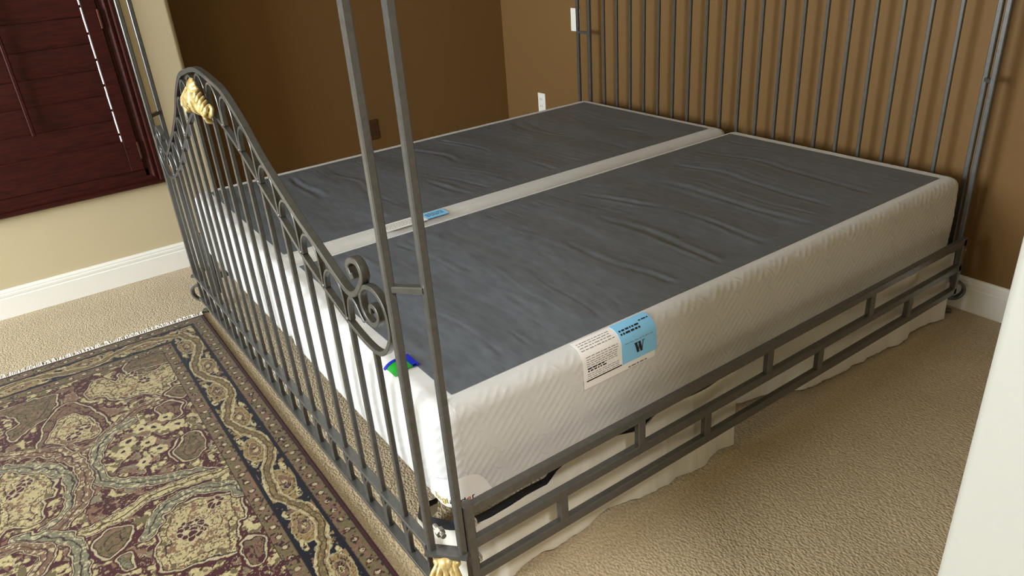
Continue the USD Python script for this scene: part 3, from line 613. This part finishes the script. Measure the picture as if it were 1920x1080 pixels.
# maker's label wrapped round the lower near corner
qb = near_box.q[-1]
ns, nq = 40, 14; SS, TT = np.meshgrid(np.linspace(-1, 1, ns), np.linspace(0, 1, nq), indexing='ij')
hgt = 0.075 * (1 - np.abs(SS) ** 3.5) + 0.008
sL = sc + 0.012 + SS * 0.085; qL = qb - 0.012 - TT * hgt
Tt = near_box.at(sL.ravel(), qL.ravel(), 0.0022)
lab = trimesh.Trimesh(Tt, grid_faces(ns, nq), process=False)
Bm = trimesh.Trimesh(near_box.at(sL.ravel(), qL.ravel(), 0.0012), grid_faces(ns, nq)[:, ::-1], process=False)
mk = obj('maker_label', join(lab, Bm), 'paper_white', bs1, smooth=True, label='white label with the maker name at the corner')
def letters(txt, x, mat):
    t = meshkit.text_mesh(txt, 0.0135, 0.0003, bold=True); t = t.subdivide_to_size(0.006); w = t.bounds[1][0]
    obj('letters', print_on(near_box, t, sc - 0.048 + x, qb - 0.026, 0.0026), mat, mk, smooth=False); return w
x = 0
for txt, mat in (('En', 'ink_gold'), ('gl', 'ink_gold'), ('an', 'ink'), ('d', 'ink'), ('e', 'ink_orange'), ('r', 'ink')): x += letters(txt, x, mat) + 0.002

# ------------------------------------------------------------------ bed skirt, fallen at the near corner
sk = thing('bed_skirt', 'white bed skirt with a black band hanging loose below the nearer box spring', 'bed skirt')
def drape(path_xy, top, bottom, nu, seed, fold=0.012, nv=22):
    """Cloth hanging from a line: top and bottom heights along the path, folds growing downwards."""
    p = spline(path_xy, 24); d = np.r_[0, np.cumsum(np.linalg.norm(np.diff(p, axis=0), axis=1))]; t = np.linspace(0, d[-1], nu)
    X, Y = np.interp(t, d, p[:, 0]), np.interp(t, d, p[:, 1]); T = np.stack([np.gradient(X), np.gradient(Y)], 1); T /= np.linalg.norm(T, axis=1, keepdims=True); N = np.stack([T[:, 1], -T[:, 0]], 1)
    zt = np.interp(t, *top); zb = np.interp(t, *bottom); f = np.linspace(0, 1, nv)
    Z = zt[:, None] * (1 - f) + zb[:, None] * f
    big = (meshkit.fbm(np.stack([t * 7, 0 * t, 0 * t], 1), 3, seed) - 0.5) * 2; small = (meshkit.fbm(np.stack([t[:, None] * 38 + 0 * f, f[None] * 1.2 + 0 * t[:, None], 0 * Z], -1), 3, seed + 1) - 0.5) * 2
    off = fold * big[:, None] * (0.2 + 0.8 * f) * 2.2 + 0.0045 * small * (0.3 + f)
    V = np.stack([X[:, None] + N[:, :1] * off, Y[:, None] + N[:, 1:] * off, Z], -1).reshape(-1, 3)
    return V, t, zt, X, Y, N
def cloth_mesh(V, nu, nv, th=0.0012):
    m = trimesh.Trimesh(V, grid_faces(nu, nv), process=False); n = m.vertex_normals
    W = V - n * th; idx = np.arange(nu * nv).reshape(nu, nv); rim = np.r_[idx[:, 0], idx[-1, 1:], idx[-2::-1, -1], idx[0, -2:0:-1]]; E = []; k = len(V); F = grid_faces(nu, nv)
    for a, b in zip(rim, np.roll(rim, -1)): E += [[a, b, k + b], [a, k + b, k + a]]
    t = trimesh.Trimesh(np.vstack([V, W]), np.vstack([F, F[:, ::-1] + k, E]), process=False); t.fix_normals(); return t
# first panel: round the foot corner and along the near side to x = 0.9
path1 = [(0.10, 0.285), (0.035, 0.26), (0.012, 0.20), (0.008, 0.10), (0.02, 0.03), (0.06, 0.004), (0.16, 0.0), (0.32, 0.0), (0.45, 0.014), (0.6, 0.0), (0.75, -0.018), (0.9, -0.012)]
top1 = ([0, 0.06, 0.15, 0.26, 0.33, 0.43, 0.49, 0.55, 0.58, 0.61, 0.65, 0.74, 0.83, 0.86, 0.92, 1.5], [0.045, 0.062, 0.10, 0.165, 0.202, 0.208, 0.212, 0.211, 0.236, 0.245, 0.244, 0.238, 0.220, 0.216, 0.256, 0.262])
V, t, zt, X, Y, N = drape(path1, top1, ([0, 1.5], [0.012, 0.008]), 260, 5)
obj('skirt_panel', cloth_mesh(V, 260, 22), 'skirt_cloth', sk, smooth=True)
def band(X, Y, N, zt, hgt, inward):
    f = np.linspace(0, 1, 4); Vb = np.stack([X[:, None] - N[:, :1] * inward * f, Y[:, None] - N[:, 1:] * inward * f, zt[:, None] - 0.002 + hgt * f], -1).reshape(-1, 3); return cloth_mesh(Vb, len(X), 4, 0.001)
hb_ = np.interp(t, [0, 0.15, 0.3, 0.35, 0.55, 0.6, 0.7, 0.8, 0.87, 0.95, 1.5], [0.022, 0.03, 0.026, 0.020, 0.018, 0.012, 0.012, 0.02, 0.03, 0.004, 0.004])
f = np.linspace(0, 1, 4)
Vb = np.stack([X[:, None] - N[:, :1] * 0.006 * f, Y[:, None] - N[:, 1:] * 0.006 * f, zt[:, None] - 0.002 + hb_[:, None] * f], -1).reshape(-1, 3)
obj('skirt_band', cloth_mesh(Vb, len(X), 4, 0.001), 'skirt_band', sk, smooth=True, label='black band along the top of the skirt')
path2 = [(0.90, 0.115), (1.0, 0.115), (1.07, 0.10), (1.14, 0.075), (1.21, 0.045), (1.28, 0.006), (1.45, 0.004), (1.6, -0.006), (1.76, -0.022), (1.85, -0.008), (2.02, -0.022)]
V, t2, zt2, X2, Y2, N2 = drape(path2, ([0, 0.1, 1.5], [0.264, 0.264, 0.264]), ([0, 0.05, 0.2, 1.5], [0.01, 0.008, 0.008, 0.006]), 260, 12, fold=0.008)
obj('skirt_panel', cloth_mesh(V, 260, 22), 'skirt_cloth', sk, smooth=True)

# ------------------------------------------------------------------ rug
RUGX, RUGY = -0.08, 1.945
RX0, RY0 = -2.55, -0.75
COL = {k: np.array(srgb(*v)) for k, v in dict(cream=(178, 163, 120), olive=(98, 86, 58), tan=(116, 88, 68), sage=(116, 112, 90), maroon=(66, 26, 30), navy=(15, 15, 26), gold=(136, 112, 72), guard=(104, 92, 66), dark=(44, 27, 25), line=(172, 160, 126)).items()}
RUG_SHAPES = [
    ('poly', 'cream', [(-0.563, 1.644), (-0.512, 1.675), (-0.48, 1.603), (-0.452, 1.668), (-0.387, 1.588), (-0.261, 1.628), (-0.289, 1.501), (-0.324, 1.466), (-0.336, 1.392), (-0.412, 1.458), (-0.5, 1.483), (-0.532, 1.542), (-0.573, 1.568)]),
    ('poly', 'olive', [(-0.437, 1.702), (-0.356, 1.75), (-0.244, 1.7), (-0.271, 1.624), (-0.376, 1.647), (-0.429, 1.648)]),
    ('poly', 'olive', [(-0.837, 1.667), (-0.79, 1.686), (-0.687, 1.678), (-0.667, 1.639), (-0.692, 1.542), (-0.75, 1.498), (-0.805, 1.448), (-0.83, 1.513), (-0.782, 1.563)]),
    ('poly', 'tan', [(-0.744, 1.388), (-0.713, 1.485), (-0.658, 1.571), (-0.612, 1.551), (-0.562, 1.448), (-0.541, 1.374), (-0.556, 1.278), (-0.605, 1.252), (-0.675, 1.278), (-0.73, 1.308)]),
    ('poly', 'cream', [(-0.716, 1.38), (-0.676, 1.472), (-0.628, 1.487), (-0.578, 1.387), (-0.574, 1.311), (-0.621, 1.299), (-0.678, 1.314)]),
    ('path', 'tan', [(-0.682, 1.284), (-0.629, 1.239), (-0.573, 1.267), (-0.509, 1.328), (-0.446, 1.367), (-0.362, 1.373), (-0.329, 1.295), (-0.348, 1.245)]),
    ('path', 'sage', [(-0.488, 1.31), (-0.549, 1.273), (-0.596, 1.211), (-0.616, 1.133), (-0.612, 1.054), (-0.578, 1.004), (-0.51, 0.951), (-0.419, 0.907), (-0.314, 0.851)]),
    ('path', 'cream', [(-0.676, 0.829), (-0.638, 0.828), (-0.585, 0.84), (-0.526, 0.864), (-0.471, 0.865), (-0.414, 0.866), (-0.358, 0.856), (-0.293, 0.846)]),
    ('poly', 'cream', [(-0.858, 1.261), (-0.787, 1.217), (-0.735, 1.18), (-0.722, 1.105), (-0.732, 1.061), (-0.761, 1.056), (-0.773, 0.979), (-0.806, 0.961), (-0.845, 0.984), (-0.872, 0.979)]),
    ('path', 'sage', [(-0.855, 1.303), (-0.783, 1.259), (-0.723, 1.202), (-0.686, 1.117), (-0.686, 1.034), (-0.704, 0.969), (-0.741, 0.925), (-0.779, 0.903)]),
    ('path', 'tan', [(-0.851, 1.38), (-0.777, 1.341), (-0.704, 1.279), (-0.662, 1.196), (-0.65, 1.086), (-0.66, 1.011), (-0.693, 0.941), (-0.735, 0.893), (-0.768, 0.877)]),
    ('path', 'sage', [(-0.836, 0.923), (-0.768, 0.877), (-0.716, 0.825), (-0.702, 0.755), (-0.709, 0.666)]),
    ('path', 'tan', [(-0.876, 0.897), (-0.825, 0.881), (-0.781, 0.836), (-0.777, 0.791), (-0.801, 0.756)]),
    ('poly', 'cream', [(-0.52, 0.69), (-0.495, 0.759), (-0.445, 0.783), (-0.367, 0.747), (-0.314, 0.713), (-0.309, 0.66), (-0.314, 0.609), (-0.343, 0.597), (-0.352, 0.535), (-0.385, 0.488), (-0.442, 0.519), (-0.5, 0.527), (-0.549, 0.551)]),
    ('path', 'sage', [(-0.544, 0.709), (-0.502, 0.773), (-0.466, 0.801), (-0.393, 0.808), (-0.31, 0.76), (-0.299, 0.71)]),
    ('poly', 'tan', [(-0.368, 0.482), (-0.348, 0.515), (-0.314, 0.513), (-0.305, 0.48), (-0.334, 0.423), (-0.366, 0.426)]),
    ('poly', 'tan', [(-0.398, 1.326), (-0.357, 1.348), (-0.323, 1.305), (-0.34, 1.234), (-0.38, 1.242)]),
    ('poly', 'olive', [(-0.412, 1.043), (-0.373, 1.093), (-0.319, 1.098), (-0.311, 1.041), (-0.338, 0.98), (-0.38, 0.969), (-0.407, 0.992)]),
    ('poly', 'olive', [(-0.392, 1.054), (-0.34, 1.11), (-0.307, 1.082), (-0.322, 0.994), (-0.376, 0.961), (-0.401, 1.014)]),
    ('poly', 'olive', [(-0.347, 1.401), (-0.306, 1.428), (-0.285, 1.389), (-0.306, 1.335), (-0.338, 1.363)]),
    ('poly', 'olive', [(-0.667, 0.762), (-0.624, 0.798), (-0.583, 0.776), (-0.599, 0.718), (-0.642, 0.686), (-0.669, 0.708)]),
    ('poly', 'sage', [(-0.622, 0.666), (-0.599, 0.671), (-0.592, 0.633), (-0.606, 0.605), (-0.62, 0.625)]),
    ('dots', 'cream', [(-0.466, 1.237), (-0.426, 1.22), (-0.435, 1.083), (-0.362, 1.183), (-0.533, 1.141), (-0.492, 1.043), (-0.51, 1.188), (-0.379, 1.253), (-0.457, 1.143)]),
    ('dots', 'maroon', [(-0.453, 0.674), (-0.435, 0.668), (-0.432, 0.643), (-0.446, 0.634), (-0.462, 0.647), (-0.365, 0.716)]),
    ('dots', 'maroon', [(-0.425, 1.621), (-0.394, 1.55), (-0.645, 1.346), (-0.617, 1.384), (-0.796, 1.179), (-0.825, 1.146)]),
]
BASE = list(RUG_SHAPES)                             # the design repeats mirrored over the rug's other quarters
for fx, fy in ((1, 0), (0, 1), (1, 1)):
    RUG_SHAPES += [(k_, c_, [(RUGX + RX0 - a if fx else a, 1.19 - b if fy else b) for a, b in p_]) for k_, c_, p_ in BASE if not fy or min(b for a, b in p_) > 0.9]
def weave(X, Y):
    """Colour of the rug's design at floor points."""
    sh = X.shape; x, y = X.ravel(), Y.ravel(); c = np.empty((len(x), 3)); c[:] = COL['maroon']
    n1 = meshkit.fbm(np.stack([x * 22, y * 22, 0 * x], 1), 3, 3); n2 = meshkit.fbm(np.stack([x * 60, y * 60, 0 * x], 1), 3, 8); n3 = meshkit.fbm(np.stack([x * 130, y * 130, 0 * x], 1), 2, 14)
    # scattered leaf work of the ground: bands of equal noise read as curling stems and leaves
    b = np.abs(n1 - 0.5)
    c[(n1 > 0.605)] = COL['olive']; c[(n1 > 0.612) & (n2 > 0.52)] = COL['cream']; c[np.abs(n1 - 0.6) < 0.006] = COL['line']; c[(n1 < 0.33)] = COL['tan']; c[(n1 < 0.32) & (n2 > 0.55)] = COL['sage']; c[np.abs(n1 - 0.337) < 0.006] = COL['line']
    n4 = meshkit.fbm(np.stack([x * 44, y * 44, 0 * x], 1), 3, 77); gm = (n1 >= 0.337) & (n1 <= 0.594)
    c[gm & (n4 > 0.635)] = COL['olive']; c[gm & (n4 > 0.665)] = COL['cream'] * 0.9; c[gm & (n4 < 0.32)] = COL['tan']; c[gm & (np.abs(n4 - 0.5) < 0.007)] = COL['line'] * 0.75; c[gm & (np.abs(n4 - 0.63) < 0.005)] = COL['dark']
    wob = np.stack([(meshkit.fbm(np.stack([x * 30, y * 30, 0 * x], 1), 2, 40) - 0.5) * 0.024, (meshkit.fbm(np.stack([x * 30, y * 30, 0 * x + 5], 1), 2, 41) - 0.5) * 0.024], 1)
    px, py = x + wob[:, 0], y + wob[:, 1]
    def fill(geom, col, m=None):
        x0, y0, x1, y1 = geom.bounds; k = np.where((px > x0) & (px < x1) & (py > y0) & (py < y1))[0]
        if len(k) == 0: return
        shapely.prepare(geom); k = k[shapely.contains_xy(geom, px[k], py[k])]; c[k] = col
        return k
    for kind, col, pts in RUG_SHAPES:
        C_ = COL[col]
        if kind == 'poly':
            g = shapely.Polygon(spline(pts, 6, True)).buffer(0)
            fill(g.buffer(0.012), COL['maroon']); fill(g.buffer(0.005), COL['line']); fill(g, COL['dark']); k = fill(g.buffer(-0.003), C_)
            if k is not None and len(k):
                d = np.abs(n2[k] - 0.5) < 0.018; c[k[d]] = COL['dark'] * 1.4
                d = n2[k] > 0.62; c[k[d]] = COL['olive'] if col != 'olive' else COL['tan']
                d = n2[k] < 0.36; c[k[d]] = COL['tan'] if col != 'tan' else COL['maroon']
            g2 = g.buffer(-0.022)
            if not g2.is_empty: fill(g2, COL['dark'] * 1.3); k = fill(g2.buffer(-0.0025), C_ * 0.94)
            if not g2.is_empty and k is not None and len(k): d = np.abs(n2[k] - 0.47) < 0.02; c[k[d]] = COL['dark'] * 1.5; d = n3[k] > 0.6; c[k[d]] = COL['tan']
        elif kind == 'path':
            ln = shapely.LineString(spline(pts, 8)); w = 0.019
            fill(ln.buffer(w + 0.007), COL['maroon']); fill(ln.buffer(w + 0.003), COL['line']); fill(ln.buffer(w), COL['dark']); k = fill(ln.buffer(w - 0.0025), C_)
            if k is not None and len(k): d = np.abs(n2[k] - 0.5) < 0.02; c[k[d]] = C_ * 0.55; d = n3[k] > 0.62; c[k[d]] = COL['line'] if col != 'cream' else COL['olive']
            fill(ln.buffer(0.0022), COL['dark'] * 1.2)
        else:
            for (a, b_) in pts:
                for q in range(6):
                    an = q * math.pi / 3; pc = shapely.Point(a + 0.015 * math.cos(an), b_ + 0.015 * math.sin(an))
                    fill(pc.buffer(0.0105), COL['line']); fill(pc.buffer(0.008), C_)
                fill(shapely.Point(a, b_).buffer(0.008), COL['dark'] if col == 'cream' else COL['line'])
    # borders, measured inwards from the nearest edge
    dx = np.minimum(RUGX - x, x - RX0); dy = np.minimum(RUGY - y, y - RY0); d = np.minimum(dx, dy); al = np.where(dx < dy, y, x)
    def stripe(a, b_, col): c[(d >= a) & (d < b_)] = COL[col]
    stripe(-1, 0.016, 'maroon')
    def guard(a, b_):
        m = (d >= a) & (d < b_); c[m] = COL['guard']; cc = (a + b_) / 2; ph = np.mod(al, 0.045) - 0.0225; e = (ph / 0.009) ** 2 + ((d - cc) / 0.010) ** 2
        c[m & (n2 > 0.55)] = COL['olive'] * 1.15; c[m & (n2 < 0.42)] = COL['tan']; c[m & (e < 1.4) & (n3 > 0.42)] = COL['maroon'] * 1.3; c[m & (e < 0.5)] = COL['line']; c[m & (n3 > 0.68)] = COL['dark']
        c[(np.abs(d - a) < 0.0022)] = COL['dark']; c[(np.abs(d - b_) < 0.0022)] = COL['dark']
    guard(0.016, 0.062); stripe(0.062, 0.070, 'navy'); guard(0.170, 0.212); stripe(0.160, 0.170, 'navy')
    m = (d >= 0.070) & (d < 0.160); c[m] = COL['navy']; c[m & (n4 > 0.60)] = COL['olive'] * 0.9; c[m & (n4 > 0.63)] = COL['gold']; c[m & (n4 < 0.34)] = COL['tan']; mid = 0.115; D = d - mid
    D2 = D + (n1 - 0.5) * 0.02; al2 = al + (n2 - 0.5) * 0.02
    wave_ = -0.030 * np.cos(2 * np.pi * (al2 - 0.88) / 0.41)
    slope = np.sqrt(1 + (0.030 * 2 * np.pi / 0.41 * np.sin(2 * np.pi * (al2 - 0.88) / 0.41)) ** 2)
    r = np.abs(D2 - wave_) / slope
    for a0, sgn in ((0.88, 1), (0.675, -1)):              # palmettes in the bends and leaves between
        ph = np.mod(al2 - a0 + 0.205, 0.41) - 0.205
        for (ao, do, ra, rd, col) in ((0.0, 0.010, 0.062, 0.030, 'gold'), (0.0, 0.010, 0.036, 0.016, 'tan'), (0.0, 0.008, 0.014, 0.007, 'cream'), (0.088, -0.012, 0.030, 0.012, 'olive'), (-0.088, -0.012, 0.030, 0.012, 'olive'), (0.068, 0.032, 0.022, 0.008, 'cream'), (-0.068, 0.032, 0.022, 0.008, 'cream')):
            e = ((ph - ao) / ra) ** 2 + ((D2 - sgn * do) / rd) ** 2
            mm = m & (e < 1) & (n3 > 0.3); c[mm] = COL[col]; c[mm & (np.abs(n2 - 0.5) < 0.03)] = COL['dark']; c[m & (np.abs(e - 1) < 0.10)] = COL['line'] * 0.8
    mm = m & (r < 0.0165); c[mm] = COL['gold']; c[m & (np.abs(r - 0.0165) < 0.002)] = COL['line']; c[m & (np.abs(r - 0.008) < 0.0014)] = COL['dark'] * 1.5; c[m & (r < 0.0066) & (n3 > 0.45)] = COL['olive']; c[m & (r > 0.0094) & (r < 0.0145) & (n3 > 0.55)] = COL['cream'] * 0.9
    c *= (0.86 + 0.28 * n3[:, None])
    return np.clip(c, 0, 1).reshape(*sh, 3)
rug = thing('area_rug', 'oriental rug in maroon, gold and navy with white fringe beside the footboard', 'rug')
def rug_piece(x0, x1, y0, y1, step):
    xs = np.linspace(x0, x1, int((x1 - x0) / step) + 1); ys = np.linspace(y0, y1, int((y1 - y0) / step) + 1); X, Y = np.meshgrid(xs, ys, indexing='ij')
    ed = np.minimum.reduce([RUGX - X, X - RX0, RUGY - Y, Y - RY0]); Z = 0.0105 * np.clip(ed / 0.006, 0, 1) ** 0.5 + 0.001
    V = np.stack([X, Y, Z], -1).reshape(-1, 3); W = weave(X, Y).reshape(-1, 3)
    return V, grid_faces(len(xs), len(ys)), W
pieces = [rug_piece(-1.02, RUGX, 0.02, RUGY, 0.0023), rug_piece(RX0, -1.02, RY0, RUGY, 0.009), rug_piece(-1.02, RUGX, RY0, 0.02, 0.009)]
for V, F, W in pieces:
    p = numbered('/World/area_rug/pile'); m = usdkit.mesh(stage, p, (V, F), MATS['rug_pile'], smooth=True)
    UsdGeom.PrimvarsAPI(m).CreatePrimvar('weave', Sdf.ValueTypeNames.Color3fArray, 'vertex').Set(Vt.Vec3fArray.FromNumpy(W.astype(np.float32)))
fr = []
for x in np.arange(RX0, RUGX, 0.0058):
    L = rng.uniform(0.028, 0.048); k = rng.normal(0, 0.006); yb = RUGY - 0.004
    fr.append(tube([(x, yb, 0.008), (x + k * 0.4, yb + L * 0.5, 0.008 + rng.uniform(0, 0.006)), (x + k, yb + L, 0.003)], [0.0034, 0.003, 0.0038], 5))
obj('fringe', join(*fr), 'fringe_yarn', rug, smooth=True, kind='stuff', label='white knotted fringe')

# ------------------------------------------------------------------ wall plates
def wall_plate(name, label, cat, cx, cz, w, h, mat, face, parts):
    """face 'x': on the back wall, looking towards -x; face 'y': on the recess wall, looking towards -y."""
    t = thing(name, label, cat)
    def b(u0, u1, z0, z1, d0, d1, c=0.001):
        return box(XH - d1, XH - d0, cx + u0, cx + u1, cz + z0, cz + z1, c) if face == 'x' else box(cx + u0, cx + u1, YA - d1, YA - d0, cz + z0, cz + z1, c)
    obj('cover_plate', b(-w / 2, w / 2, -h / 2, h / 2, 0, 0.006, 0.002), mat, t)
    for nm, u0, u1, z0, z1, d1, mm in parts: obj(nm, b(u0, u1, z0, z1, 0.004, d1, 0.0006), mm, t)
sock = lambda m: [('socket', -0.017, 0.017, 0.006, 0.034, 0.008, m), ('socket', -0.017, 0.017, -0.034, -0.006, 0.008, m)] + [('slot', u, u + 0.003, z, z + 0.009, 0.0086, 'dark_slot') for z in (0.017, -0.023) for u in (-0.009, 0.006)]
wall_plate('light_switch', 'white rocker light switch on the brown wall behind the headboard post', 'light switch', 2.146, 0.897, 0.074, 0.118, 'plate_plastic', 'x', [('rocker', -0.0165, 0.0165, -0.033, 0.033, 0.010, 'plate_plastic')])
wall_plate('outlet', 'white outlet low on the brown wall left of the headboard', 'outlet', 2.484, 0.408, 0.070, 0.114, 'plate_plastic', 'x', sock('plate_plastic'))
wall_plate('outlet', 'brown outlet on the dark recess wall between the two foot post bars', 'outlet', 1.2, 0.378, 0.070, 0.114, 'brown_plastic', 'y', sock('brown_plastic'))
